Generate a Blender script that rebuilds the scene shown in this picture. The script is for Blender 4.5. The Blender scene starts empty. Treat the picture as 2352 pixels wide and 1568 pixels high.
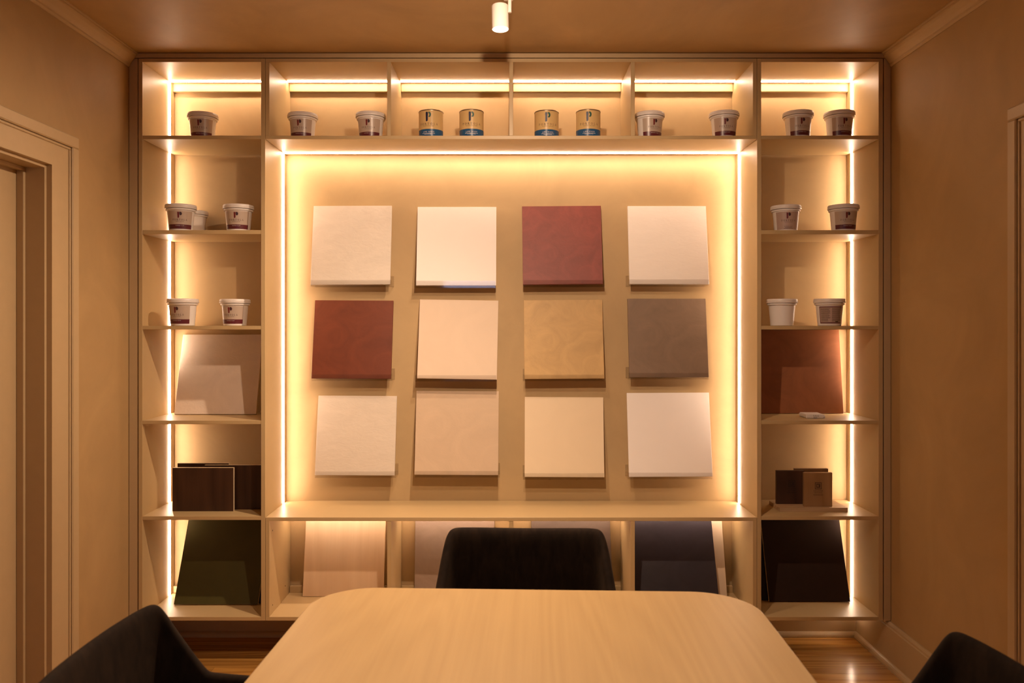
import bpy, bmesh, math, random
from mathutils import Vector, Matrix
random.seed(7)
sc = bpy.context.scene
COL = sc.collection
# ---------------------------------------------------------------- camera, world, exposure
F = 1798.5            # focal length in pixels of the 2352 px wide frame
PPX, PPY = 1176.0, 748.0   # vanishing point of the depth lines
H = 1.427             # eye height
Y0 = 3.3              # front plane of the shelving
YB = 3.62             # wall behind the shelving
S0 = 545.0            # pixels per metre on the front plane
cam_d = bpy.data.cameras.new('camera'); cam = bpy.data.objects.new('camera', cam_d); COL.objects.link(cam)
cam_d.sensor_width = 36.0; cam_d.lens = F / 2352 * 36.0
cam_d.shift_y = -(784 - PPY) / 2352
cam.location = (0, 0, H); cam.rotation_euler = (math.pi / 2, 0, 0)
cam_d.clip_start = 0.02
cam_d.dof.use_dof = True; cam_d.dof.focus_distance = 3.45; cam_d.dof.aperture_fstop = 4.5
sc.camera = cam
w = bpy.data.worlds.new('world'); sc.world = w; w.use_nodes = True
w.node_tree.nodes['Background'].inputs[0].default_value = (0.42, 0.50, 0.78, 1)
w.node_tree.nodes['Background'].inputs[1].default_value = 3.0
vs = sc.view_settings
vs.view_transform = 'Standard'; vs.look = 'None'; vs.exposure = 0.0; vs.gamma = 1.0; vs.use_curve_mapping = False
sc.cycles.use_denoising = True
sc.cycles.max_bounces = 10; sc.cycles.diffuse_bounces = 6; sc.cycles.transparent_max_bounces = 12
sc.cycles.sample_clamp_indirect = 6.0
sc.cycles.caustics_reflective = False; sc.cycles.caustics_refractive = False
LED_COL = (1.0, 0.71, 0.505); LED_POWER = 54.0
SPOT_COL = (1.0, 0.70, 0.48)
XL, XR, YR, ZC = -1.618, 1.600, -3.2, H + (748 - 120.5) / S0     # room: left, right, rear, ceiling

def fx(px): return (px - PPX) / S0
def fz(py): return H - (py - PPY) / S0
def pt(px, py, y): return Vector(((px - PPX) * y / F, y, H - (py - PPY) * y / F))

# ---------------------------------------------------------------- materials
def nodes(name):
    m = bpy.data.materials.new(name); m.use_nodes = True
    nt = m.node_tree; return m, nt, nt.nodes['Principled BSDF'], nt.links
def rgba(c): return (c[0], c[1], c[2], 1)
def coord(nt, scale=(1, 1, 1), space='Object'):
    tc = nt.nodes.new('ShaderNodeTexCoord'); mp = nt.nodes.new('ShaderNodeMapping')
    mp.inputs['Scale'].default_value = scale
    nt.links.new(tc.outputs[space], mp.inputs['Vector']); return mp.outputs['Vector']
def noise(nt, vec, scale, detail=4, rough=.55, dist=0.0):
    n = nt.nodes.new('ShaderNodeTexNoise'); n.inputs['Scale'].default_value = scale
    n.inputs['Detail'].default_value = detail; n.inputs['Roughness'].default_value = rough; n.inputs['Distortion'].default_value = dist
    nt.links.new(vec, n.inputs['Vector']); return n.outputs['Fac']
def ramp(nt, fac, stops):
    r = nt.nodes.new('ShaderNodeValToRGB'); e = r.color_ramp.elements
    while len(e) > 1: e.remove(e[0])
    for i, (p, c) in enumerate(stops):
        el = e[0] if i == 0 else e.new(p)
        el.position = p; el.color = rgba(c)
    nt.links.new(fac, r.inputs['Fac']); return r.outputs['Color']
def bump(nt, b, h, strength, dist=.002):
    bn = nt.nodes.new('ShaderNodeBump'); bn.inputs['Strength'].default_value = strength; bn.inputs['Distance'].default_value = dist
    nt.links.new(h, bn.inputs['Height']); nt.links.new(bn.outputs['Normal'], b.inputs['Normal'])
def plain(name, c, rough=.5, metal=0, spec=.5, var=.04, scale=30):
    m, nt, b, L = nodes(name)
    f = noise(nt, coord(nt), scale, 3)
    L.new(ramp(nt, f, [(.3, tuple(x * (1 - var) for x in c)), (.7, tuple(min(1, x * (1 + var)) for x in c))]), b.inputs['Base Color'])
    b.inputs['Roughness'].default_value = rough; b.inputs['Metallic'].default_value = metal; b.inputs['Specular IOR Level'].default_value = spec
    return m
def plaster(name, c, var=.12, scale=7, rough=.6, bm=.25, dist=1.2, spec=.3, stretch=(1, 1, 1), bscale=3.0):
    m, nt, b, L = nodes(name)
    v = coord(nt, stretch)
    f = noise(nt, v, scale, 6, .6, dist)
    L.new(ramp(nt, f, [(.30, tuple(x * (1 - var) for x in c)), (.52, c), (.72, tuple(min(1, x * (1 + var)) for x in c))]), b.inputs['Base Color'])
    b.inputs['Roughness'].default_value = rough; b.inputs['Specular IOR Level'].default_value = spec
    if bm: bump(nt, b, noise(nt, v, scale * bscale, 5, .6, 2.0), bm)
    return m
def wood(name, dark, light, stretch=(9, 9, .7), rings=16, rough=.5, spec=.4, fine=.35, hue=0.0):
    """wood figure: contour lines of a stretched noise, plus fine pores along the grain"""
    m, nt, b, L = nodes(name)
    v = coord(nt, stretch)
    f = noise(nt, v, .55, 2, .4, .15)
    mul = nt.nodes.new('ShaderNodeMath'); mul.operation = 'MULTIPLY'; mul.inputs[1].default_value = rings; L.new(f, mul.inputs[0])
    fr = nt.nodes.new('ShaderNodeMath'); fr.operation = 'PINGPONG'; fr.inputs[1].default_value = .5; L.new(mul.outputs[0], fr.inputs[0])
    pores = noise(nt, coord(nt, tuple(s * 9 if s > 2 else s * 2.5 for s in stretch)), 1.6, 3, .6)
    mx = nt.nodes.new('ShaderNodeMix'); mx.data_type = 'FLOAT'; mx.inputs[0].default_value = fine
    dbl = nt.nodes.new('ShaderNodeMath'); dbl.operation = 'MULTIPLY'; dbl.inputs[1].default_value = 2.0; L.new(fr.outputs[0], dbl.inputs[0])
    L.new(dbl.outputs[0], mx.inputs[2]); L.new(pores, mx.inputs[3])
    colr = ramp(nt, mx.outputs[0], [(.1, dark), (.8, light)])
    if hue:
        oi = nt.nodes.new('ShaderNodeObjectInfo'); hs = nt.nodes.new('ShaderNodeHueSaturation')
        mr = nt.nodes.new('ShaderNodeMapRange'); mr.inputs[3].default_value = 1 - hue; mr.inputs[4].default_value = 1 + hue
        L.new(oi.outputs['Random'], mr.inputs[0]); L.new(mr.outputs[0], hs.inputs['Value']); L.new(colr, hs.inputs['Color']); colr = hs.outputs['Color']
    L.new(colr, b.inputs['Base Color'])
    b.inputs['Roughness'].default_value = rough; b.inputs['Specular IOR Level'].default_value = spec
    return m
def emit(name, c, s):
    m = bpy.data.materials.new(name); m.use_nodes = True; nt = m.node_tree; nt.nodes.clear()
    e = nt.nodes.new('ShaderNodeEmission'); o = nt.nodes.new('ShaderNodeOutputMaterial')
    e.inputs[0].default_value = rgba(c); e.inputs[1].default_value = s; nt.links.new(e.outputs[0], o.inputs[0]); return m
def acrylic(name, ior=1.5):
    m = bpy.data.materials.new(name); m.use_nodes = True; nt = m.node_tree; nt.nodes.clear()
    t = nt.nodes.new('ShaderNodeBsdfTransparent'); t.inputs[0].default_value = (.97, .965, .96, 1)
    g = nt.nodes.new('ShaderNodeBsdfGlossy'); g.inputs['Roughness'].default_value = .04
    fr = nt.nodes.new('ShaderNodeFresnel'); fr.inputs[0].default_value = ior
    mx = nt.nodes.new('ShaderNodeMixShader'); o = nt.nodes.new('ShaderNodeOutputMaterial')
    mx.inputs[0].default_value = .07
    if ior > 1.4: nt.links.new(fr.outputs[0], mx.inputs[0])
    nt.links.new(t.outputs[0], mx.inputs[1]); nt.links.new(g.outputs[0], mx.inputs[2]); nt.links.new(mx.outputs[0], o.inputs[0])
    return m
def velvet(name, c):
    m, nt, b, L = nodes(name)
    f = noise(nt, coord(nt, (14, 14, 5)), 3, 4, .6, .4)
    L.new(ramp(nt, f, [(.35, tuple(x * .7 for x in c)), (.65, tuple(x * 1.35 for x in c))]), b.inputs['Base Color'])
    b.inputs['Roughness'].default_value = .85; b.inputs['Specular IOR Level'].default_value = .15
    b.inputs['Sheen Weight'].default_value = .10; b.inputs['Sheen Roughness'].default_value = .4; b.inputs['Sheen Tint'].default_value = (.5, .32, .2, 1)
    return m
M = {}
M['paint'] = plain('cabinet paint', (.50, .365, .185), .42, var=.015)
M['wall'] = plaster('limewash wall', (.45, .305, .142), .08, 2.2, .62, .10, 1.5)
M['wall_b'] = plaster('limewash back wall', (.50, .36, .188), .06, 3.0, .6, .12, 1.5)
M['ceil'] = plaster('limewash ceiling', (.47, .32, .155), .12, 1.8, .5, .12, 1.8)
M['trim'] = plain('trim paint', (.50, .37, .205), .4, var=.02)
M['floor'] = wood('oak floor', (.31, .14, .030), (.52, .27, .064), (.7, 11, 11), 14, .22, .5, .4, .22)
M['subfloor'] = plain('subfloor', (.05, .025, .01), .9)
M['table'] = wood('oak table top', (.44, .29, .12), (.51, .345, .148), (6.5, .42, 3), 24, .42, .35, .68)
M['velvet'] = velvet('dark velvet', (.017, .0098, .0055))
M['piping'] = plain('chair piping', (.05, .035, .022), .7)
M['legm'] = plain('black metal', (.02, .018, .016), .4)
M['led'] = emit('led diffuser', LED_COL, LED_POWER)
M['lens'] = emit('lamp lens', (1, .8, .58), 30)
M['lampw'] = plain('lamp white enamel', (.82, .78, .72), .35, var=.01)
M['acryl'] = acrylic('clear acrylic', 1.22)
M['tub'] = plain('white tub plastic', (.80, .76, .72), .32, var=.015)
M['lid'] = plain('white lid plastic', (.78, .73, .69), .35, var=.015)
M['label'] = plain('label beige', (.50, .40, .32), .33, var=.02)
M['label2'] = plain('label rose beige', (.46, .33, .27), .33, var=.02)
M['burg'] = plain('label burgundy', (.11, .018, .024), .33, var=.05)
M['lred'] = plain('logo red', (.16, .022, .022), .4)
M['ldark'] = plain('logo plum', (.055, .02, .025), .4)
M['ink'] = plain('print ink', (.06, .035, .02), .6)
M['inkw'] = plain('print white', (.72, .68, .64), .6)
M['can'] = plain('can yellow paper', (.62, .43, .19), .25, var=.02)
M['blue'] = plain('can blue band', (.018, .085, .20), .25, var=.06)
M['navyl'] = plain('logo navy', (.012, .014, .05), .4)
M['teal'] = plain('logo teal', (.012, .085, .055), .4)
M['tin'] = plain('tin rim', (.35, .28, .2), .3, metal=.9)
M['edge'] = plain('pale ply edge', (.72, .58, .38), .6)
M['hole'] = plain('hole and gap dark', (.01, .008, .005), .9)
M['glass'] = acrylic('window glass')

# ---------------------------------------------------------------- builders
def link(o): COL.objects.link(o); return o
def mesh_obj(name, bm, mat, parent=None, smooth=False):
    me = bpy.data.meshes.new(name); bm.normal_update(); bm.to_mesh(me); bm.free()
    if smooth:
        for p in me.polygons: p.use_smooth = True
    if mat: me.materials.append(mat)
    o = bpy.data.objects.new(name, me); link(o)
    if parent: o.parent = parent
    return o
def add_box(bm, x0, x1, y0, y1, z0, z1):
    r = bmesh.ops.create_cube(bm, size=1.0)
    for v in r['verts']:
        v.co = Vector(((x0 + x1) / 2 + v.co.x * (x1 - x0), (y0 + y1) / 2 + v.co.y * (y1 - y0), (z0 + z1) / 2 + v.co.z * (z1 - z0)))
    return r['verts']
def box(name, x0, x1, y0, y1, z0, z1, mat, parent=None, bev=0.0):
    """box in world coordinates; its mesh is kept relative to the parent's origin"""
    bm = bmesh.new(); add_box(bm, min(x0, x1), max(x0, x1), min(y0, y1), max(y0, y1), min(z0, z1), max(z0, z1))
    if bev: bmesh.ops.bevel(bm, geom=bm.edges[:], offset=bev, segments=1, affect='EDGES')
    if parent:
        off = parent.location
        for v in bm.verts: v.co -= off
        return mesh_obj(name, bm, mat, parent)
    c = Vector(((x0 + x1) / 2, (y0 + y1) / 2, min(z0, z1)))
    for v in bm.verts: v.co -= c
    o = mesh_obj(name, bm, mat); o.location = c; return o
def empty(name, loc, rz=0):
    o = bpy.data.objects.new(name, None); link(o); o.location = loc; o.rotation_euler = (0, 0, rz); o.empty_display_size = .05; return o
def tag(o, label, cat, group=None):
    o['label'] = label; o['category'] = cat
    if group: o['group'] = group
    return o
def struct(o): o['kind'] = 'structure'; return o
def lathe(name, prof, mat, parent, n=40, smooth=True, cap=True):
    bm = bmesh.new(); rings = []
    for r, z in prof:
        rings.append([bm.verts.new((r * math.sin(2 * math.pi * i / n), -r * math.cos(2 * math.pi * i / n), z)) for i in range(n)])
    for a, b in zip(rings[:-1], rings[1:]):
        for i in range(n): bm.faces.new((a[i], a[(i + 1) % n], b[(i + 1) % n], b[i]))
    if cap:
        bm.faces.new(rings[0][::-1]); bm.faces.new(rings[-1])
    o = mesh_obj(name, bm, mat, parent, smooth)
    if smooth:
        md = o.modifiers.new('edge', 'EDGE_SPLIT'); md.split_angle = math.radians(40)
    return o
def prism(name, pts, axis, a0, a1, mat, parent=None):
    """extrude a closed 2-D outline along an axis: axis 'y' -> outline in (x, z); axis 'x' -> outline in (y, z)"""
    bm = bmesh.new(); off = parent.location if parent else Vector((0, 0, 0))
    def v(p, a): return bm.verts.new((Vector((p[0], a, p[1])) if axis == 'y' else Vector((a, p[0], p[1]))) - off)
    A = [v(p, a0) for p in pts]; B = [v(p, a1) for p in pts]; n = len(pts)
    for i in range(n): bm.faces.new((A[i], A[(i + 1) % n], B[(i + 1) % n], B[i]))
    bm.faces.new(A[::-1]); bm.faces.new(B)
    bmesh.ops.recalc_face_normals(bm, faces=bm.faces[:])
    return mesh_obj(name, bm, mat, parent)
def tube(bm, p, q, r0, r1, n=12):
    p, q = Vector(p), Vector(q); d = (q - p).normalized()
    u = d.orthogonal().normalized(); v = d.cross(u)
    A = [bm.verts.new(p + (u * math.cos(t) + v * math.sin(t)) * r0) for t in [2 * math.pi * i / n for i in range(n)]]
    B = [bm.verts.new(q + (u * math.cos(t) + v * math.sin(t)) * r1) for t in [2 * math.pi * i / n for i in range(n)]]
    for i in range(n): bm.faces.new((A[i], A[(i + 1) % n], B[(i + 1) % n], B[i]))
    bm.faces.new(A[::-1]); bm.faces.new(B)

# ---------------------------------------------------------------- room shell
fl = struct(box('floor', XL - .15, XR + .15, YR - .1, YB + .1, -.05, -.012, M['subfloor']))
pw = .058; y = YB; row = 0
while y > YR:
    y1 = max(YR, y - pw); x = XL - random.uniform(0, .9) if row % 2 else XL - random.uniform(.2, 1.2)
    while x < XR:
        L_ = random.uniform(1.5, 2.6); a, b_ = max(XL, x), min(XR, x + L_)
        if b_ - a > .02: box('plank', a + .0006, b_ - .0006, y1 + .0006, y - .0002, -.012, 0, M['floor'], fl)
        x += L_
    y = y1; row += 1
struct(box('ceiling', XL - .15, XR + .15, YR - .1, YB + .1, ZC, ZC + .05, M['ceil']))
struct(box('wall_back', XL - .15, XR + .15, YB, YB + .1, -.05, ZC, M['wall_b']))
D1 = (1.90, 2.720, 1.9866)       # left door opening: near y, far y, head height
D2 = (1.50, 2.330, 1.9866)       # right door opening
def side_wall(name, xa, xb, D):
    bm = bmesh.new(); c = Vector(((xa + xb) / 2, 1.16, 0))
    for (y0, y1, z0, z1) in ((YR - .1, D[0], 0, ZC), (D[1], YB, 0, ZC), (D[0], D[1], D[2], ZC)): add_box(bm, xa, xb, y0, y1, z0, z1)
    for v in bm.verts: v.co -= c
    o = mesh_obj(name, bm, M['wall']); o.location = c; return struct(o)
side_wall('wall_left', XL - .13, XL, D1)
side_wall('wall_right', XR, XR + .13, D2)
# rear wall behind the camera with a window
WX0, WX1, WZ0, WZ1 = -.95, .15, .95, 2.1
bm = bmesh.new()
for (x0, x1, z0, z1) in ((XL, WX0, 0, ZC), (WX1, XR, 0, ZC), (WX0, WX1, 0, WZ0), (WX0, WX1, WZ1, ZC)): add_box(bm, x0, x1, YR - .1, YR, z0, z1)
struct(mesh_obj('wall_rear', bm, M['wall']))
win = struct(empty('window_1', ((WX0 + WX1) / 2, YR - .05, WZ0)))
for a in ((WX0, WX0 + .05, WZ0, WZ1), (WX1 - .05, WX1, WZ0, WZ1), (WX0 + .05, WX1 - .05, WZ0, WZ0 + .05), (WX0 + .05, WX1 - .05, WZ1 - .05, WZ1)):
    box('window_frame', a[0], a[1], YR - .08, YR - .03, a[2], a[3], M['trim'], win)
box('pane', WX0 + .05, WX1 - .05, YR - .058, YR - .054, WZ0 + .05, WZ1 - .05, M['glass'], win)
# doors on both side walls: casing with back band, jamb, stop, slab
def door(name, D, X, s):
    """s = +1: wall on the left (opens towards +x); -1: mirrored on the right wall"""
    r = struct(empty(name, (X, (D[0] + D[1]) / 2, 0)))
    f = X + s * .02; cw, ch = .155, .128
    for (y0, y1) in ((D[1], D[1] + cw), (D[0] - cw, D[0])):
        box('casing', X, f, y0, y1, 0, D[2], M['trim'], r)
    box('casing', X, f, D[0] - cw, D[1] + cw, D[2], D[2] + ch, M['trim'], r)
    b = .042
    for (y0, y1, z0, z1) in ((D[1] + cw - b, D[1] + cw, 0, D[2] + ch - b), (D[0] - cw, D[0] - cw + b, 0, D[2] + ch - b), (D[0] - cw, D[1] + cw, D[2] + ch - b, D[2] + ch)):
        box('back_band', f - s * .001, f + s * .010, y0, y1, z0, z1, M['trim'], r, .004)
    g = .008      # bead beside the back band
    for (y0, y1, z0, z1) in ((D[1] + cw - b - g - .003, D[1] + cw - b - .003, 0, D[2] + ch - b - g - .003), (D[0] - cw + b + .003, D[0] - cw + b + g + .003, 0, D[2] + ch - b - g - .003), (D[0] - cw + b + .003, D[1] + cw - b - .003, D[2] + ch - b - g - .003, D[2] + ch - b - .003)):
        box('bead', f - s * .001, f + s * .005, y0, y1, z0, z1, M['trim'], r, .002)
    j = .012
    for (y0, y1, z0, z1) in ((D[1] - j, D[1], 0, D[2] - j), (D[0], D[0] + j, 0, D[2] - j), (D[0], D[1], D[2] - j, D[2])):
        box('jamb', X - s * .125, X + s * .001, y0, y1, z0, z1, M['trim'], r)
    for (y0, y1, z0, z1) in ((D[1] - j - .012, D[1] - j, 0, D[2] - j - .012), (D[0] + j, D[0] + j + .012, 0, D[2] - j - .012), (D[0] + j, D[1] - j, D[2] - j - .012, D[2] - j)):
        box('door_stop', X - s * .089, X - s * .064, y0, y1, z0, z1, M['trim'], r, .0015)
    box('slab', X - s * .125, X - s * .0895, D[0] + j + .002, D[1] - j - .003, .006, D[2] - j - .003, M['trim'], r, .002)
    return r
door('door_1', D1, XL, 1); door('door_2', D2, XR, -1)
# crown moulding, baseboards with shoe moulding
def crown(name, X, s):
    k = [(0, -.060), (.004, -.060), (.010, -.054), (.010, -.047), (.013, -.044), (.020, -.034), (.030, -.022), (.034, -.014), (.038, -.012), (.038, -.006), (.042, -.004), (.042, 0), (0, 0)]
    return struct(prism(name, [(X + s * a, ZC + b) for a, b in k], 'y', YR, Y0 - .001, M['trim']))
crown('trim_1', XL, 1); crown('trim_2', XR, -1)
def baseboard(name, X, s, spans):
    r = struct(empty(name, (X, 1, 0)))
    for (y0, y1) in spans:
        prism('board', [(X, 0), (X + s * .016, 0), (X + s * .016, .158), (X + s * .013, .162), (X + s * .013, .170), (X + s * .006, .180), (X, .180)], 'y', y0, y1, M['trim'], r)
        q = [(X + s * .016, 0), (X + s * .036, 0)] + [(X + s * (.016 + .020 * math.cos(t)), .022 * math.sin(t)) for t in [math.radians(a) for a in (15, 35, 55, 75, 90)]]
        prism('shoe_moulding', q, 'y', y0, y1, M['trim'], r)
    return r
baseboard('baseboard_left', XL, 1, ((YR, D1[0] - .155), (D1[1] + .155, YB)))
baseboard('baseboard_right', XR, -1, ((YR, D2[0] - .155), (D2[1] + .155, YB)))
bb = struct(empty('baseboard_back', (0, YB, 0)))
prism('board', [(YB, 0), (YB - .016, 0), (YB - .016, .150), (YB - .012, .158), (YB, .160)], 'x', XL + .017, XR - .017, M['trim'], bb)
prism('shoe_moulding', [(YB - .016, 0), (YB - .036, 0)] + [(YB - .016 - .020 * math.cos(t), .022 * math.sin(t)) for t in [math.radians(a) for a in (15, 35, 55, 75, 90)]], 'x', XL + .02, XR - .02, M['trim'], bb)
# scribe strips that close the gap round the shelving
t3 = struct(box('trim_3', XL + .002, fx(315.5), Y0 + .0035, Y0 + .022, .183, fz(134), M['trim'], None, .001))
t4 = struct(box('trim_4', fx(2031), XR - .002, Y0 + .0035, Y0 + .022, .183, fz(134), M['trim'], None, .001))
t5 = struct(box('trim_5', XL + .002, XR - .002, Y0 + .001, Y0 + .02, fz(132.3), ZC - .0025, M['trim'], None, .001))
struct(box('gap_shade', XL + .002, XR - .002, Y0 + .022, Y0 + .03, fz(136), ZC, M['hole']))  # near-black strip behind the top gap, painting in its shade

# ---------------------------------------------------------------- shelving
YL = 3.561       # depth of the light strips
LW = .0058       # half width of a strip
SH = [(311, 319.5), (528.2, 537.6), (748, 756.6), (965.6, 974), (1185.3, 1194)]     # front edges of the tower shelves (top, bottom)
TOP = (134.2, 142.4); BOT = (1416.3, 1425)
def led(parent, x0, x1, y0, y1, z0, z1): return box('led_strip', x0, x1, y0, y1, z0, z1, M['led'], parent)
def tower(x0, x1, xi0, xi1, outer, label):
    """x0..x1 outer faces, xi0..xi1 inner faces; outer = -1 when the room wall is on its left"""
    t = tag(empty('shelf_tower', ((x0 + x1) / 2, (Y0 + YB) / 2, fz(BOT[1]))), label, 'shelving')
    yb = YB - .004
    box('side_panel', x0, xi0, Y0, yb, fz(BOT[1]), fz(TOP[0]), M['paint'], t, .0008)
    box('side_panel', xi1, x1, Y0, yb, fz(BOT[1]), fz(TOP[0]), M['paint'], t, .0008)
    box('top_panel', xi0, xi1, Y0, yb, fz(TOP[1]), fz(TOP[0]), M['paint'], t, .0008)
    box('bottom_panel', xi0, xi1, Y0, yb if outer < 0 else yb - .075, fz(BOT[1]), fz(BOT[0]), M['paint'], t, .0008)     # cable gap behind one of them, widened so strip light leaks below
    for a, b in SH: box('shelf', xi0, xi1, Y0 + .0008, yb, fz(b), fz(a), M['paint'], t, .0008)
    box('mounting_rail', xi0 + .001, xi1 - .001, yb - .020, yb, fz(TOP[1]) - .036, fz(TOP[1]), M['paint'], t, .0008)
    box('mounting_rail', xi0 + .001, xi1 - (.001 if outer < 0 else .09), yb - .018, yb, fz(BOT[0]), fz(BOT[0]) + .030, M['paint'], t, .0008)
    zs = [fz(TOP[1])] + [z for a, b in SH for z in (fz(a), fz(b))] + [fz(BOT[0])]
    xl = (xi0, xi0 + .003) if outer < 0 else (xi1 - .003, xi1)
    for i in range(0, len(zs), 2): led(t, xl[0], xl[1], YL - LW, YL + LW, zs[i + 1] + .001 - (.062 if outer > 0 and i == len(zs) - 2 else 0), zs[i] - .001)  # one lowest strip runs on below its panel, added for the glow underneath
    led(t, xi0 + .004, xi1 - .004, YL - LW, YL + LW, fz(TOP[1]) - .003, fz(TOP[1]))
    xc = (x1, x1 + .003) if outer < 0 else (x0 - .003, x0)      # strip on the face towards the display niche
    led(t, xc[0], xc[1], YL - LW, YL + LW, fz(1187.8) + .001, fz(319.5) - .004)
    return t
tower(fx(318), fx(609), fx(327), fx(599.5), -1, 'tan painted shelf tower beside the door with casing')
tower(fx(1739), fx(2028), fx(1748.5), fx(2018), 1, 'tan painted shelf tower holding the rust board and stamped oak sample')
XA, XB = fx(609) + .0012, fx(1739) - .0012
DIV = [(889, 898), (1169.5, 1178.5), (1449, 1458.3)]
def bay_box(label, zt, zb, led_y, holes=False):
    t = tag(empty('shelf_box', ((XA + XB) / 2, (Y0 + YB) / 2, fz(zb[1]))), label, 'shelving')
    yb = YB - .004; e = .0165
    box('side_panel', XA, XA + e, Y0, yb, fz(zb[0]), fz(zt[1]), M['paint'], t, .0008)
    box('side_panel', XB - e, XB, Y0, yb, fz(zb[0]), fz(zt[1]), M['paint'], t, .0008)
    box('top_panel', XA, XB, Y0, yb, fz(zt[1]), fz(zt[0]), M['paint'], t, .0008)
    box('bottom_panel', XA, XB, Y0, yb, fz(zb[1]), fz(zb[0]), M['paint'], t, .0008)
    for a, b in DIV: box('divider', fx(a), fx(b), Y0 + .0008, yb, fz(zb[0]), fz(zt[1]), M['paint'], t, .0008)
    xs = [XA + e] + [fx(p) for d in DIV for p in d] + [XB - e]
    for i in range(0, 8, 2):
        led(t, xs[i] + .002, xs[i + 1] - .002, led_y - LW, led_y + LW, fz(zt[1]) - .003, fz(zt[1]))
        if holes: box('mounting_rail', xs[i] + .001, xs[i + 1] - .001, yb - .018, yb, fz(zb[0]), fz(zb[0]) + .030, M['paint'], t, .0008)
        else: box('mounting_rail', xs[i] + .001, xs[i + 1] - .001, yb - .020, yb, fz(zt[1]) - .036, fz(zt[1]), M['paint'], t, .0008)
    if holes:
        for yy, zz in ((3.345, .553), (3.345, .235), (3.53, .255)):
            bm = bmesh.new(); tube(bm, (XA + e - .001, yy, zz), (XA + e + .0006, yy, zz), .003, .003, 10)
            for v in bm.verts: v.co -= t.location
            mesh_obj('pin_hole', bm, M['hole'], t)
    else: led(t, XA + .004, XB - .004, YL - LW, YL + LW, fz(zb[1]) - .003, fz(zb[1]))
    return t
bay_box('long tan shelf box of four bays below the ceiling holding paint cans', TOP, (311.4, 319.5), YL)
bay_box('long tan shelf box of four bays behind the table', (1187.8, 1196.4), BOT, 3.545, True)

# ---------------------------------------------------------------- flat boards
def slab_mesh(name, w_, h_, d, mat, edge=None, parent=None):
    bm = bmesh.new(); add_box(bm, -w_ / 2, w_ / 2, 0, d, 0, h_)
    bmesh.ops.bevel(bm, geom=bm.edges[:], offset=.0007, segments=1, affect='EDGES')
    o = mesh_obj(name, bm, mat, parent)
    if edge:
        o.data.materials.append(edge)
        for p in o.data.polygons:
            if abs(p.normal.y) < .5: p.material_index = 1
    return o
def leaning(name, X, yb, Zb, w_, h_, mat, label, cat='board', d=.012, stop=YB, roll=0, edge=None, group=None, sinT=None):
    s = (stop - .0015 - d - yb) / h_ if sinT is None else sinT
    t = math.asin(max(0, s))
    o = slab_mesh(name, w_, h_, d, mat, edge)
    o.location = (X, yb, Zb + d * math.sin(t) + abs(math.sin(roll)) * w_ / 2)
    o.rotation_euler = (-t, roll, 0)
    return tag(o, label, cat, group)
# twelve finish samples on clear ledges: corner pixels TL, TR, BR, BL
def P(c, v=.06, s=6, r=.6, b=.2, sp=.3, st=(1, 1, 1), bs=3.0): return dict(c=c, v=v, s=s, r=r, b=b, sp=sp, st=st, bs=bs)
PAN = [
 ((717,472),(897,471),(896,653),(713,653), P((.68,.62,.54),.05,7,.55,.55,.3,(1,1,1.6),2.6), 'off-white board with wrinkled plaster, top row nearest the door', 1),
 ((960,474),(1140,474),(1140,655),(955,655), P((.84,.80,.76),.01,5,.6,.05), 'smooth white board on the top row beside the maroon board', -1),
 ((1200,473),(1381,471),(1385,652),(1201,653), P((.225,.050,.038),.16,11,.5,.25,.4), 'maroon plaster board with scratched trowel marks', 1),
 ((1445,472),(1625,472),(1629,652),(1446,652), P((.84,.79,.74),.02,6,.55,.25,.3,(1,1,3)), 'creamy white board at the right end of the top row', -1),
 ((720,689),(900,689),(898,870),(715,868), P((.16,.040,.017),.18,8,.45,.2,.4), 'rust red plaster board on the middle row', 1),
 ((961,686),(1142,690),(1141,871),(958,869), P((.74,.60,.46),.03,5,.55,.1), 'peach beige board beside the rust red board', -1),
 ((1204,689),(1385,687),(1388,869),(1205,870), P((.56,.375,.165),.12,9,.5,.3,.3), 'ochre tan board with cloudy trowel marks', -1),
 ((1443,685),(1623,685),(1628,866),(1446,866), P((.235,.165,.115),.12,8,.5,.3,.3), 'taupe brown plaster board beside the ochre board', -1),
 ((726,908),(907,909),(906,1092),(723,1091), P((.70,.62,.52),.04,7,.55,.55,.3,(1,1,2.2),2.6), 'off-white board with rippled plaster, bottom row nearest the door', 1),
 ((954,897),(1144,898),(1144,1091),(952,1090), P((.63,.485,.34),.06,7,.55,.3), 'large sandy beige board on the bottom row', 1),
 ((1205,911),(1386,912),(1388,1096),(1205,1095), P((.82,.68,.48),.02,5,.55,.05), 'pale cream-yellow board on the bottom row', -1),
 ((1443,902),(1634,901),(1636,1094),(1446,1095), P((.94,.90,.87),.01,5,.6,.05), 'large pinkish white board at the right end of the bottom row', -1),
]
SHORT = ['wrinkled off-white board in the top row', 'smooth white board beside the maroon one', 'maroon board', 'creamy white board ending the top row', 'rust red board', 'peach beige board', 'ochre tan board', 'taupe brown board', 'rippled off-white board in the bottom row', 'large sandy beige board', 'cream-yellow board', 'large pinkish white board']
YT, YBT = 3.598, 3.545
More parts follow.
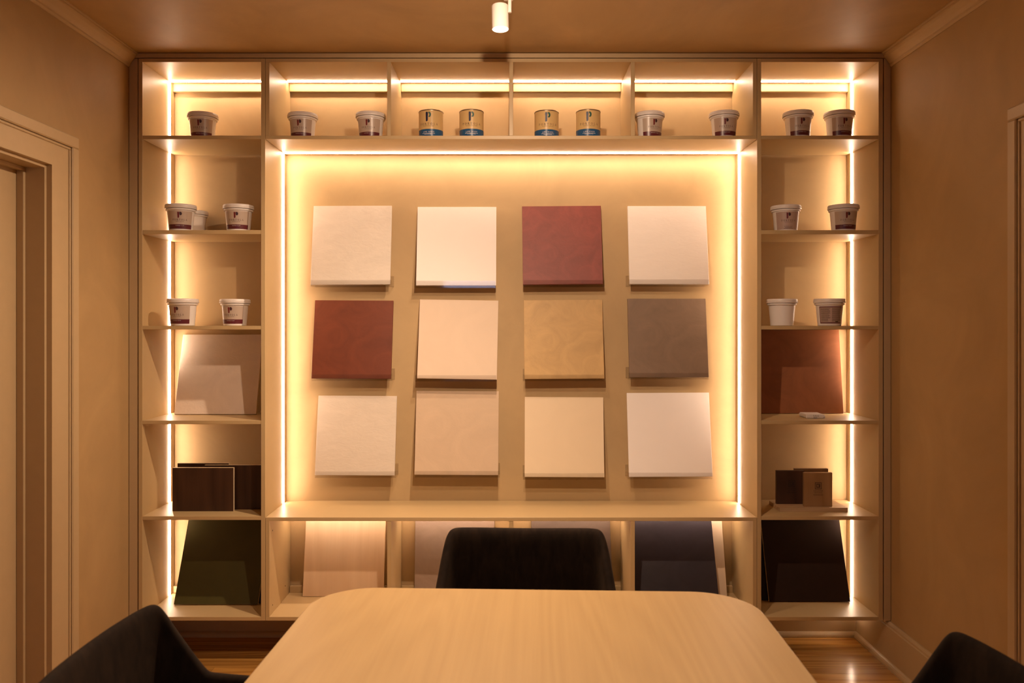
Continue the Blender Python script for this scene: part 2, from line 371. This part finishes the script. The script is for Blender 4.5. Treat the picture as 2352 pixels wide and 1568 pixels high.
for i, (tl, tr, br, bl, p, lab, side) in enumerate(PAN):
    a, b_, c_, d_ = pt(*tl, YT), pt(*tr, YT), pt(*br, YBT), pt(*bl, YBT)
    wd = ((b_ - a).length + (c_ - d_).length) / 2; ht = ((a - d_).length + (b_ - c_).length) / 2
    mid = (c_ + d_) / 2; top = (a + b_) / 2
    roll = -math.atan2((b_.z + c_.z) - (a.z + d_.z), (b_.x + c_.x) - (a.x + d_.x))
    m = plaster('sample finish %d' % (i + 1), p['c'], p['v'], p['s'], p['r'], p['b'], 1.4, p['sp'], p['st'], p['bs'])
    o = slab_mesh('finish_sample', wd, ht, .013, m)
    t = math.asin((YB - .002 - .013 - YBT) / ht)
    o.location = mid + Vector((0, 0, 0)); o.rotation_euler = (-t, roll, 0)
    tag(o, lab, 'sample board', 'sample boards on the display wall')
    # clear ledge
    zb = mid.z - .0035 - abs(math.sin(roll)) * wd / 2 - .013 * math.sin(t); hw = wd / 2 + .002; cx = mid.x + side * .005
    e = tag(empty('clear_ledge', (cx, YB, zb - .003)), 'clear acrylic ledge under the ' + SHORT[i], 'ledge', 'clear ledges on the display wall')
    box('back_plate', cx - hw, cx + hw, YB - .004, YB - .001, zb - .003, zb + .048, M['acryl'], e)
    box('tray', cx - hw, cx + hw, YBT - .006, YB - .004, zb - .003, zb, M['acryl'], e)
    box('lip', cx - hw, cx + hw, YBT - .009, YBT - .006, zb - .003, zb + .026, M['acryl'], e)
    for k in (-.17, .17):
        box('bumper', cx + k * wd * 1.0 - .004, cx + k * wd + .004, YBT - .004, YBT + .004, zb - .005, zb - .003, M['acryl'], e)
# boards leaning in the bays
ZS4, ZS5, ZBT = fz(965.6), fz(1185.3), fz(BOT[0])
X = lambda px, y_: (px - PPX) * y_ / F
m = plaster('pale greige finish', (.73, .63, .54), .06, 8, .55, .5, 1.5, .3, (1, 1, 1), 4)
leaning('finish_sample', (X(400, 3.512) + X(588, 3.512)) / 2, 3.512, ZS4, .3672, .3685, m, 'pale greige board leaning on the tower shelf below the tubs', 'sample board', edge=M['edge'])
leaning('finish_sample', X(495.5, 3.434), 3.434, ZBT, .3685, .3685, plaster('olive finish', (.062, .055, .014), .10, 6, .45, .15), 'dark olive green board leaning on the bottom tower shelf', 'sample board', edge=M['edge'], stop=YB - .016)
leaning('finish_sample', X(495.5, 3.434) + .021, 3.451, ZBT, .3685, .3685, plaster('navy finish a', (.02, .022, .05), .1, 6, .5, .1), 'navy board mostly hidden behind the dark olive board', 'sample board')
leaning('finish_sample', 1.506 - .195, 3.555, ZS4, .39, .383, plaster('rust brown finish', (.25, .092, .038), .16, 6, .5, .2, 1.5), 'rust brown board leaning behind the small white tile', 'sample board')
leaning('finish_sample', 1.4998 - .1795, 3.4716, ZBT, .359, .362, plaster('espresso finish', (.024, .012, .009), .12, 6, .45, .1), 'near-black brown board leaning on the bottom shelf', 'sample board', edge=M['edge'], stop=YB - .016)
leaning('finish_sample', 1.4998 - .1795 - .025, 3.489, ZBT, .359, .362, plaster('black plum finish', (.016, .012, .016), .1, 6, .5, .1), 'black board mostly hidden behind the near-black brown board', 'sample board')
pale_wood = wood('pale maple', (.64, .465, .30), (.71, .535, .355), (7, 7, .6), 15, .5, .3, .5)
leaning('wood_sample', -.9476 + .1834, 3.543, ZBT, .3667, .3685, pale_wood, 'pale maple board leaning in the first bay behind the table', 'sample board')
leaning('finish_sample', X(1044.8, 3.6), 3.571, ZBT, .365, .3685, plaster('grey taupe finish', (.33, .25, .20), .12, 7, .42, .2, 1.6, .5), 'grey taupe board left of the far chair', 'sample board')
leaning('finish_sample', X(1310.5, 3.6), 3.48, ZBT, .362, .3685, plaster('grey brown finish', (.115, .083, .068), .14, 7, .38, .2, 1.6, .5), 'dark grey-brown board right behind the far chair', 'sample board')
leaning('finish_sample', .9645 - .1834, 3.506, ZBT, .3667, .3685, plaster('cream finish', (.66, .54, .41), .04, 6, .5, .1), 'cream board peeking out behind the navy plaster board', 'sample board')
leaning('finish_sample', .91 - .1834, 3.432, ZBT, .3667, .3685, plaster('navy plaster finish', (.024, .019, .027), .25, 7, .40, .25, 1.6, .5), 'navy plaster board with worn top edge behind the table corner', 'sample board', stop=YB - .030)
# walnut samples on the left tower
wal = wood('walnut veneer', (.026, .010, .005), (.058, .024, .011), (8, 8, .6), 14, .45, .35, .5)
def upright(name, x0, x1, yf, z0, h_, mat, label, d=.015, edge=None, group=None):
    o = slab_mesh(name, x1 - x0, h_, d, mat, edge); o.location = ((x0 + x1) / 2, yf, z0)
    return tag(o, label, 'wood sample', group)
g = 'walnut samples on the tower shelf'
upright('wood_sample', X(396, 3.389), X(536, 3.389), 3.389, ZS5, .188, wal, 'front walnut sample with pale edges, nearest the shelf edge', edge=M['edge'], group=g)
upright('wood_sample', X(469, 3.422), X(469, 3.422) + .27, 3.422, ZS5, .1935, wal, 'walnut sample behind the front one, reaching to the divider', edge=M['edge'], group=g)
upright('wood_sample', X(407, 3.45), X(525, 3.45), 3.452, ZS5, .1965, wal, 'rearmost walnut sample, only its top edge showing', edge=M['edge'], group=g)
# stamped samples on the right tower
tray = box('wood_sample', 1.155, 1.449, 3.3795, 3.518, ZS5, ZS5 + .0175, wood('ash ply', (.40, .26, .14), (.52, .36, .21), (.7, 9, 9), 12, .5), None, .0007)
tag(tray, 'pale oak board lying flat under the stamped samples', 'wood sample')
ZT = ZS5 + .0175
oak = wood('oak sample', (.27, .145, .058), (.36, .205, .09), (9, 9, .7), 13, .5)
wal2 = wood('walnut sample', (.035, .014, .007), (.068, .028, .014), (9, 9, .7), 13, .5)
s_oak = upright('wood_sample', X(1846.9, 3.403), X(1911.8, 3.403), 3.403, ZT, .1465, oak, 'oak sample stamped with a square letter emblem', d=.016)
s_wal = upright('wood_sample', 1.1654, 1.1654 + .1228, 3.4486, ZT, .147, wal2, 'dark walnut sample with a faint stamped emblem', d=.016)
upright('wood_sample', 1.2572, 1.4066, 3.482, ZT, .1495, wood('brown oak sample', (.12, .058, .022), (.17, .085, .035), (9, 9, .7), 13, .5), 'brown sample standing behind the stamped oak one', d=.016)

# ---------------------------------------------------------------- lettering
_tc = {}
def text_mesh(s, size, sp=1.0):
    """vertices and faces of a flat word centred on the origin (x, z)"""
    if (s, sp) not in _tc:
        cu = bpy.data.curves.new('t', 'FONT'); cu.body = s; cu.size = 1; cu.align_x = 'CENTER'; cu.space_character = sp; cu.resolution_u = 2
        ob = bpy.data.objects.new('t', cu); link(ob); bpy.context.view_layer.update()
        me = bpy.data.meshes.new_from_object(ob.evaluated_get(bpy.context.evaluated_depsgraph_get()))
        _tc[(s, sp)] = ([(v.co.x, v.co.y) for v in me.vertices], [tuple(p.vertices) for p in me.polygons])
        bpy.data.objects.remove(ob); bpy.data.curves.remove(cu); bpy.data.meshes.remove(me)
    V, Fc = _tc[(s, sp)]
    return [(x * size, z * size) for x, z in V], Fc
def ring(cx, cz, ro, zo, ri, zi, a0, a1, n):
    o = [(cx + ro * math.cos(math.radians(a0 + (a1 - a0) * i / n)), cz + zo * math.sin(math.radians(a0 + (a1 - a0) * i / n))) for i in range(n + 1)]
    q = [(cx + ri * math.cos(math.radians(a0 + (a1 - a0) * i / n)), cz + zi * math.sin(math.radians(a0 + (a1 - a0) * i / n))) for i in range(n + 1)]
    return [[o[i], o[i + 1], q[i + 1], q[i]] for i in range(n)]
def R(x0, x1, z0, z1): return [[(x0, z0), (x1, z0), (x1, z1), (x0, z1)]]
SER = {
 'P': R(.14, .28, 0, 1) + R(.04, .38, 0, .06) + R(.04, .3, .94, 1) + ring(.28, .73, .34, .27, .20, .20, 90, -90, 8),
 'O': ring(.45, .5, .43, .52, .27, .46, 0, 360, 20),
 'R': R(.14, .28, 0, 1) + R(.04, .38, 0, .06) + R(.04, .3, .94, 1) + ring(.28, .74, .34, .26, .20, .19, 90, -90, 8) + [[(.34, .5), (.50, .5), (.84, 0), (.64, 0)]],
 'T': R(.33, .47, 0, 1) + R(.22, .58, 0, .06) + R(.03, .77, .93, 1) + R(.03, .09, .74, 1) + R(.71, .77, .74, 1),
 'L': R(.14, .28, 0, 1) + R(.04, .40, .94, 1) + R(.04, .66, 0, .07) + R(.60, .66, 0, .26),
 'A': [[(.06, 0), (.14, 0), (.46, 1), (.40, 1)], [(.40, 1), (.48, 1), (.84, 0), (.66, 0)]] + R(.22, .66, .30, .37) + R(0, .22, 0, .05) + R(.56, .9, 0, .05),
}
ADV = {'P': .72, 'O': .9, 'R': .82, 'T': .8, 'L': .72, 'A': .9}
def serif(word, h_, gap):
    V, Fc, x = [], [], 0
    for ch in word:
        for q in SER[ch]:
            Fc.append(tuple(range(len(V), len(V) + 4))); V += [(x + a, b) for a, b in q]
        x += ADV[ch] + gap
    x -= gap
    return [((a - x / 2) * h_, b * h_) for a, b in V], Fc
random.seed(3)
def rough_poly(pts, j):
    return [(a + random.uniform(-j, j), b + random.uniform(-j, j)) for a, b in pts]
STEM = rough_poly([(-.33, 0), (-.22, -.01), (-.10, .07), (-.07, .2), (-.07, .5), (-.07, .8), (-.08, .98), (-.18, .96), (-.28, .99), (-.36, .97), (-.37, .8), (-.36, .5), (-.34, .2)], .012)
BOWL = [(.0, .99), (.12, 1.0), (.24, .94), (.31, .84), (.33, .70), (.30, .56), (.22, .46), (.10, .42), (.02, .47), (-.02, .52), (.04, .55), (.10, .62), (.11, .72), (.08, .80), (.0, .86), (-.03, .93)]
def flat(V, Fc, name, mat, parent, fn):
    """print put on a surface: fn maps flat (u, z) to the surface"""
    bm = bmesh.new(); vv = [bm.verts.new(fn(a, b)) for a, b in V]
    for f in Fc:
        try: bm.faces.new([vv[k] for k in f])
        except ValueError: pass
    bmesh.ops.triangulate(bm, faces=[f for f in bm.faces if len(f.verts) > 4])
    return mesh_obj(name, bm, mat, parent)
def dashes(n, w_, h_, cz, seed):
    rr = random.Random(seed); V, Fc, x = [], [], -w_ / 2
    while x < w_ / 2:
        l = rr.uniform(.02, .06) * w_; l = min(l, w_ / 2 - x)
        Fc.append(tuple(range(len(V), len(V) + 4))); V += [(x, cz), (x + l, cz), (x + l, cz + h_), (x, cz + h_)]
        x += l + .015 * w_
    return V, Fc
def stamp(o, cx, cz, mat, third=True):
    fn = lambda a, b: (a + cx, -.0006, b + cz)
    V = []; Fc = []
    for q in (R(-.0146, .0146, .0122, .0146) + R(-.0146, .0146, -.0146, -.0122) + R(-.0146, -.0122, -.0122, .0122) + R(.0122, .0146, -.0122, .0122)
              # solid square with a letter left open
              + R(-.0086, .0086, .0058, .0086) + R(-.0086, .0086, -.0086, -.0058) + R(-.0086, -.0055, -.0058, .0058) + R(.0048, .0086, -.0058, .0058)
              + [[(-.0025, .0058), (.0022, .0058), (-.0025, .0012)], [(-.0025, -.0012), (.0022, -.0058), (-.0025, -.0058)], [(.0048, .0050), (.0048, -.0050), (.0006, 0)]]):
        Fc.append(tuple(range(len(V), len(V) + len(q)))); V += q
    flat(V, Fc, 'emblem', mat, o, fn)
    for s, z in (('KALLOWER', -.0245), ('NATURAL', -.0325)):
        v, f = text_mesh(s, .0072, 1.12); flat(v, f, 'lettering', mat, o, lambda a, b, z=z: fn(a, b + z))
    v, f = dashes(9, .043, .0022, -.0405, 5); flat(v, f, 'lettering', mat, o, fn)
stamp(s_oak, .0, .090, plain('oak stamp ink', (.07, .032, .012), .7))
stamp(s_wal, .005, .090, plain('walnut stamp ink', (.016, .007, .004), .7))
# small tile with handwriting on its edge
bm = bmesh.new(); add_box(bm, -.041, .041, 0, .1, 0, .0165); bmesh.ops.bevel(bm, geom=bm.edges[:], offset=.003, segments=2, affect='EDGES')
tile = mesh_obj('tile_sample', bm, plain('white tile', (.74, .69, .64), .4)); tile.location = (1.3085, 3.372, ZS4); tile.rotation_euler = (0, 0, math.radians(-3))
tag(tile, 'small white tile with black handwriting before the rust board', 'tile')
hw_ = plain('black marker', (.012, .008, .006), .6)
for s, cx, z, sz in (('Talanna', .0, .0092, .0085), ('Satin', -.003, .0022, .0085), ('on', .034, .0045, .007)):
    v, f = text_mesh(s, sz, 1.0); flat([(a + .18 * b, b) for a, b in v], f, 'handwriting', hw_, tile, lambda a, b, z=z, cx=cx: (a + cx, -.0004, b + z))

# ---------------------------------------------------------------- paint tubs and cans
TR0, TR1, TH = .0475, .0560, .115      # body radius below / above, height with lid
def rad(z): return TR0 + (TR1 - TR0) * z / .100
def wrap(a0, off, r=None):
    return lambda u, z: (((r or rad(z)) + off) * math.sin(a0 + u / (r or .052)), -((r or rad(z)) + off) * math.cos(a0 + u / (r or .052)), z)
def patch(name, a0, a1, z0, z1, off, mat, parent, r=None, n=20):
    bm = bmesh.new(); rows = []
    for z in (z0, z1):
        rr = (r or rad(z)) + off
        rows.append([bm.verts.new((rr * math.sin(a0 + (a1 - a0) * i / n), -rr * math.cos(a0 + (a1 - a0) * i / n), z)) for i in range(n + 1)])
    for i in range(n): bm.faces.new((rows[0][i], rows[0][i + 1], rows[1][i + 1], rows[1][i]))
    return mesh_obj(name, bm, mat, parent, True)
def dup(root):
    r = root.copy(); link(r)
    for ch in list(root.children):
        c = ch.copy(); link(c); c.parent = r
        for g_ in ch.children:
            d = g_.copy(); link(d); d.parent = c
    return r
def tub_base(kind):
    t = empty('paint_tub', (0, 0, 0))
    lathe('tub_body', [(TR0 - .003, 0), (TR0, .0015), (rad(.03), .03), (rad(.06), .06), (rad(.088), .088), (rad(.089) + .0045, .0885), (rad(.089) + .0055, .0905), (rad(.089) + .0055, .0955), (rad(.1), .096), (rad(.1), .099)], M['tub'], t)
    lathe('lid', [(.059, .0975), (.0640, .0975), (.0648, .099), (.0648, .1025), (.0628, .1035), (.0628, .1045), (.0642, .1055), (.0640, .1110), (.0620, .1145), (.0590, .1150), (.0575, .1135), (.0001, .1135)], M['lid'], t, 48, cap=False)
    A = math.radians(60)
    if kind in ('band', 'plainlabel'):
        lb = patch('paper_label', -A, A, .009, .0845, .0005, M['label'] if kind == 'band' else M['label2'], t)
        if kind == 'band': patch('label_band', -A, A, .009, .0275, .0008, M['burg'], lb)
        s = .0255
        fl_ = [tuple(range(len(STEM)))]; flat([(a * s, b * s + .0545) for a, b in STEM], fl_, 'logo_stroke', M['lred'], lb, wrap(0, .0010))
        flat([(a * s, b * s + .0545) for a, b in BOWL], [tuple(range(len(BOWL)))], 'logo_bowl', M['ldark'], lb, wrap(0, .0010))
        v, f = serif('PORTOLA', .0072, .42); flat([(a, b + .0435) for a, b in v], f, 'lettering', M['ink'], lb, wrap(0, .0010))
        v, f = text_mesh('PAINTS & GLAZES', .0038, 1.15); flat([(a, b + .0385) for a, b in v], f, 'lettering', M['ink'], lb, wrap(0, .0010))
        v, f = text_mesh('ROMAN CLAY', .0048, 1.25); flat([(a, b + .0205) for a, b in v], f, 'lettering', M['inkw'] if kind == 'band' else M['ink'], lb, wrap(0, .0012))
        if kind == 'plainlabel':
            for k, zz in enumerate((.0165, .0125)):
                v, f = dashes(9, .03 + .012 * k, .0014, zz, k); flat(v, f, 'lettering', M['ink'], lb, wrap(0, .0012))
    if kind == 'back':
        lb = patch('paper_label', -A * .9, A * .9, .010, .082, .0005, M['burg'], t)
        patch('label_sheet', -A * .83, A * .9, .0145, .078, .0008, M['label2'], lb)
        for c in (0, 1):
            for k in range(14):
                wd = (.040, .044)[c] * random.uniform(.7, 1)
                v, f = dashes(9, wd, .0019, .0725 - k * .0041, k + 20 * c)
                cx = -.0215 + c * .0475 - ((.040, .044)[c] - wd) / 2
                flat([(a + cx, b) for a, b in v], f, 'lettering', M['ink'], lb, wrap(0, .0011))
        patch('barcode', .36, .62, .0160, .0200, .0013, M['ink'], lb)
    return t
def can_base():
    t = empty('paint_can', (0, 0, 0)); r = .0520
    lathe('can_body', [(.0505, 0), (.0525, .0008), (.0525, .003), (r, .0035), (r, .112), (.0520, .1125)], M['can'], t, 48)
    lathe('rim', [(.0520, .1122), (.0531, .1125), (.0533, .1145), (.0526, .1165), (.0505, .1168), (.0490, .1135)], M['tin'], t, 48, cap=False)
    lathe('lid', [(.0492, .1125), (.0488, .1150), (.0440, .1152), (.0425, .1128), (.0001, .1128)], M['tin'], t, 48, cap=False)
    patch('label_band', -math.pi, math.pi, .0035, .0330, .0004, M['blue'], t, r, 48)
    s = .0400; w_ = lambda o_: wrap(0, o_, r)
    flat([(a * s * .82, b * s + .0655) for a, b in STEM], [tuple(range(len(STEM)))], 'logo_stroke', M['navyl'], t, w_(.0007))
    flat([(a * s * .82, b * s + .0655) for a, b in BOWL], [tuple(range(len(BOWL)))], 'logo_bowl', M['teal'], t, w_(.0007))
    v, f = serif('PORTOLA', .0092, .50); flat([(a, b + .0500) for a, b in v], f, 'lettering', M['ink'], t, w_(.0007))
    v, f = text_mesh('PAINTS & GLAZES', .0052, 1.25); flat([(a, b + .0440) for a, b in v], f, 'lettering', M['ink'], t, w_(.0007))
    v, f = text_mesh('LIME WASH', .0078, 1.25); flat([(a, b + .0185) for a, b in v], f, 'lettering', M['inkw'], t, w_(.0009))
    for k, zz in enumerate((.0135, .0100)):
        v, f = dashes(9, .056 - .02 * k, .0017, zz, k + 3); flat(v, f, 'lettering', M['inkw'], t, w_(.0009))
    return t
ZS1, ZS2, ZS3, ZU = fz(311), fz(528.2), fz(748), fz(311.4)
KIND = {'band': tub_base('band'), 'plainlabel': tub_base('plainlabel'), 'blank': tub_base('blank'), 'back': tub_base('back'), 'can': can_base()}
used = set()
def place(kind, cxp, y_, z, ang, label, group):
    o = KIND[kind] if kind not in used else dup(KIND[kind])
    used.add(kind)
    x = (cxp - PPX) * y_ / F
    o.location = (x, y_, z); o.rotation_euler = (0, 0, -math.atan2(x, y_) + math.radians(ang))
    return tag(o, label, 'paint can' if kind == 'can' else 'paint tub', group)
def yn(top, zrel, r=.065): return zrel * F / (748 - top) + r
GT, GL, GR = 'paint tubs on the top row', 'paint tubs on the door-side tower', 'paint tubs on the rust-board tower'
zt = ZU + TH - H
place('band', 466, yn(254, zt), ZS1, -14, 'white tub alone in the corner bay nearest the door', GT)
place('band', 695.5, yn(254, zt), ZU, -16, 'first white tub from the left in the top bay beside the cans', GT)
place('band', 851.5, yn(253, zt), ZU, -13, 'white tub left of the yellow cans, next to the divider', GT)
place('band', 1492, yn(252, zt), ZU, 27, 'white tub half shaded by the divider right of the yellow cans', GT)
place('band', 1663, yn(250.5, zt), ZU, 11, 'white tub at the right end of the long top shelf box', GT)
place('band', 1833, yn(250, zt), ZS1, 22, 'left one of two white tubs in the top right corner bay', GT)
place('band', 1927.5, yn(250, zt), ZS1, 28, 'white tub before the upright light strip in the top right corner', GT)
z2 = ZS2 + TH - H
place('band', 415.5, yn(466, z2), ZS2, -5, 'white tub in front of another tub on the second tower shelf', GL)
place('blank', 444, 3.55, ZS2, 135, 'white tub standing back, half hidden by the tub before it', GL)
place('band', 548, yn(466.5, z2), ZS2, -11, 'white tub standing alone beside a pair of tubs', GL)
z3 = ZS3 + TH - H
place('band', 420, yn(685, z3), ZS3, -29, 'white tub before the light strip above the greige board', GL)
place('band', 540, yn(686, z3), ZS3, -22, 'white tub right of another above the greige board', GL)
place('plainlabel', 1805, yn(468, z2), ZS2, 13, 'white tub with a rose-beige label and no burgundy band', GR)
place('band', 1937, yn(466.5, z2), ZS2, 21, 'banded white tub beside the tub with the rose-beige label', GR)
place('blank', 1796, yn(685.5, z3), ZS3, 0, 'plain white tub with no label above the rust board', GR) if False else None
o = dup(KIND['blank']); xx = (1796 - PPX) * yn(685.5, z3) / F
o.location = (xx, yn(685.5, z3), ZS3); tag(o, 'plain white tub with no label above the rust board', 'paint tub', GR)
# the tub standing back shows the edge of a label turned away
patch('paper_label', math.radians(-58), math.radians(60), .009, .0845, .0005, M['burg'], KIND['blank'])
place('back', 1905, yn(685, z3), ZS3, 7, 'white tub turned to show its small-print back label', GR)
GC = 'lime wash cans on the top row'
zc = ZU + .117 - H
place('can', 990, yn(250, zc, .053), ZU, -12, 'leftmost of the four yellow cans with a blue band', GC)
place('can', 1083, yn(249.5, zc, .053), ZU, 0, 'second yellow can from the left, left of the middle divider', GC)
place('can', 1255.5, yn(251, zc, .053), ZU, 6, 'third yellow can from the left, right of the middle divider', GC)
place('can', 1351, yn(249.5, zc, .053), ZU, 4, 'rightmost of the four yellow cans with a blue band', GC)

# ---------------------------------------------------------------- track lights
TX = -.012
trk = box('light_track', TX - .0165, TX + .0165, .35, 2.63, ZC - .020, ZC, M['lampw'], None, .002)
tag(trk, 'white ceiling light track running towards the shelving', 'light track')
def lamp(y_, aim, power, label, dx=-.027, size=150, blend=.6, beam=None, drop=0.0):
    t = tag(empty('track_light', (TX, y_, ZC - .02)), label, 'ceiling light', 'spotlights on the ceiling track')
    def loc(bm):
        for v in bm.verts: v.co -= t.location
        return bm
    box('adaptor', TX - .0155, TX + .0155, y_ - .045, y_ + .035, ZC - .060, ZC - .0205, M['lampw'], t, .002)
    piv = Vector((TX + dx + .0275, y_, ZC - .105))      # joint on the side of the head
    bm = bmesh.new(); tube(bm, (piv.x + .004, y_ - .02, ZC - .062), (piv.x + .004, y_ - .02, ZC - .120 - drop), .0058, .0058, 16); tube(bm, (piv.x + .004, y_ - .02, ZC - .058), (piv.x + .004, y_ - .02, ZC - .066), .0085, .0085, 16)
    mesh_obj('arm', loc(bm), M['lampw'], t)
    c = Vector((TX + dx, y_, ZC - .128 - drop)); d = Vector(aim).normalized()
    hd = empty('head', c - t.location); hd.parent = t
    q = d.to_track_quat('-Z', 'Y'); hd.rotation_euler = q.to_euler()
    bpy.data.objects.remove(hd)
    R_ = q.to_matrix().to_4x4(); T_ = Matrix.Translation(c - t.location)
    for name, prof, mat, cap in (('housing', [(.0001, .040), (.0255, .040), (.0277, .0375), (.0277, -.040), (.0262, -.040), (.0262, -.034)], M['lampw'], False), ('lens', [(.0262, -.0362), (.0200, -.0368), (.0001, -.0370)], M['lens'], False)):
        o = lathe(name, prof, mat, t, 40, cap=cap); o.data.transform(T_ @ R_)
        if name == 'lens': o.data.flip_normals()
    li = bpy.data.lights.new('spot', 'SPOT'); li.energy = power; li.color = SPOT_COL; li.spot_size = math.radians(size); li.spot_blend = blend; li.shadow_soft_size = .018
    lo = bpy.data.objects.new('spot_beam', li); link(lo); lo.parent = t
    lo.location = c + d * .043 - t.location; lo.rotation_euler = (Vector(beam).to_track_quat('-Z', 'Y') if beam else q).to_euler()     # optional beam off the head's axis, added to brighten the left wall
    return t
lamp(2.60, (.02, -.03, -1), 168, 'white cylinder spotlight in view below the ceiling', size=144, blend=1, beam=(-.46, -.16, -1))
lamp(1.68, (0, 1, -.55), 108, 'white cylinder spotlight aimed at the shelving, second on the track', dx=.023, size=108, blend=1, drop=.045)
lamp(.85, (0, .05, -1), 55, 'white cylinder spotlight above the near table end', size=95, blend=1)

# ---------------------------------------------------------------- table
TH_, TZ = math.radians(-2.1), .74
tb = tag(empty('dining_table', (.021, 1.1, 0), TH_), 'oak table with rounded corners in the foreground', 'table')
def rrect(hx, hy0, hy1, r, n=10):
    pts = []
    for cx, cy, a in ((hx - r, hy1 - r, 0), (-hx + r, hy1 - r, 90), (-hx + r, hy0 + r, 180), (hx - r, hy0 + r, 270)):
        pts += [(cx + r * math.cos(math.radians(a + 90 * i / n)), cy + r * math.sin(math.radians(a + 90 * i / n))) for i in range(n + 1)]
    return pts
bm = bmesh.new(); lv = []
for ins, z in ((.022, .706), (.004, .718), (0, .726), (0, .7365), (.0012, .7392), (.0035, TZ)):
    lv.append([bm.verts.new((x, y_, z)) for x, y_ in rrect(.553 - ins, -.95 + ins, .944 - ins, .15 - ins, 14)])
for a, b_ in zip(lv[:-1], lv[1:]):
    for i in range(len(a)): bm.faces.new((a[i], a[(i + 1) % len(a)], b_[(i + 1) % len(a)], b_[i]))
bm.faces.new(lv[0][::-1]); bm.faces.new(lv[-1])
mesh_obj('table_top', bm, M['table'], tb)
for sx in (-1, 1):
    for sy in (-.80, .80):
        bm = bmesh.new(); tube(bm, (sx * .40, sy, .706), (sx * .46, sy * 1.05, 0), .030, .018, 20)
        mesh_obj('leg', bm, M['table'], tb, True)

# ---------------------------------------------------------------- chairs
def make_chair():
    """bucket chair facing local +y"""
    t = empty('upholstered_chair', (0, 0, 0))
    half = [  # x/y at the bottom, x/y at the top, height of the top edge
        (-.245, .165, -.252, .175, .612), (-.246, .08, -.254, .085, .624), (-.247, -.05, -.256, -.060, .636), (-.247, -.092, -.256, -.108, .640), (-.247, -.098, -.256, -.116, .643), (-.246, -.104, -.255, -.124, .652),
        (-.241, -.135, -.249, -.158, .702), (-.232, -.168, -.241, -.194, .764), (-.222, -.184, -.235, -.211, .796), (-.212, -.193, -.228, -.222, .807), (-.200, -.200, -.217, -.231, .810), (-.178, -.208, -.194, -.241, .809), (-.10, -.224, -.108, -.262, .803), (0, -.230, 0, -.268, .800)]
    cols = half + [(-a, b, -c, d, z) for a, b, c, d, z in half[-2::-1]]
    bm = bmesh.new(); rows = 7; grid = []
    for (xb, yb, xt, yt, zt_) in cols:
        z0 = .40; c = []
        for k in range(rows):
            f = k / (rows - 1); z = z0 + (zt_ - z0) * f
            ft = (z - z0) / .40          # same lean at the same height everywhere
            lean = ft / ((zt_ - z0) / .40)
            c.append(bm.verts.new((xb + (xt - xb) * lean, yb + (yt - yb) * lean, z)))
        grid.append(c)
    for i in range(len(grid) - 1):
        for k in range(rows - 1): bm.faces.new((grid[i][k], grid[i + 1][k], grid[i + 1][k + 1], grid[i][k + 1]))
    bmesh.ops.recalc_face_normals(bm, faces=bm.faces[:])
    sh = mesh_obj('shell', bm, M['velvet'], t, True)
    so = sh.modifiers.new('thick', 'SOLIDIFY'); so.thickness = .030; so.offset = 0
    bv = sh.modifiers.new('sub', 'SUBSURF'); bv.levels = 2; bv.render_levels = 2
    bm = bmesh.new(); add_box(bm, -.232, .232, -.20, .225, .385, .475); bmesh.ops.bevel(bm, geom=bm.edges[:], offset=.03, segments=4, affect='EDGES')
    mesh_obj('seat', bm, M['velvet'], t, True)
    for sx in (-1, 1):
        for sy, yy in ((-1, -.19), (1, .19)):
            bm = bmesh.new(); tube(bm, (sx * .185, yy * .85, .392), (sx * .225, yy * 1.12, 0), .013, .008, 12)
            mesh_obj('leg', bm, M['legm'], t, True)
    return t
ch = make_chair()
G = 'upholstered chairs around the table'
ch.location = (.036, 2.170, 0); ch.rotation_euler = (0, 0, math.pi - math.radians(1.5)); tag(ch, 'dark velvet bucket chair at the far table end', 'chair', G)
c2 = dup(ch); c2.location = (-.575, 1.525, 0); c2.rotation_euler = (0, 0, -math.pi / 2); tag(c2, 'dark velvet bucket chair on the door side of the table', 'chair', G)
c3 = dup(ch); c3.location = (.685, 1.362, 0); c3.rotation_euler = (0, 0, math.pi / 2 + math.radians(2)); tag(c3, 'dark velvet bucket chair in the right foreground', 'chair', G)
bpy.context.view_layer.update()
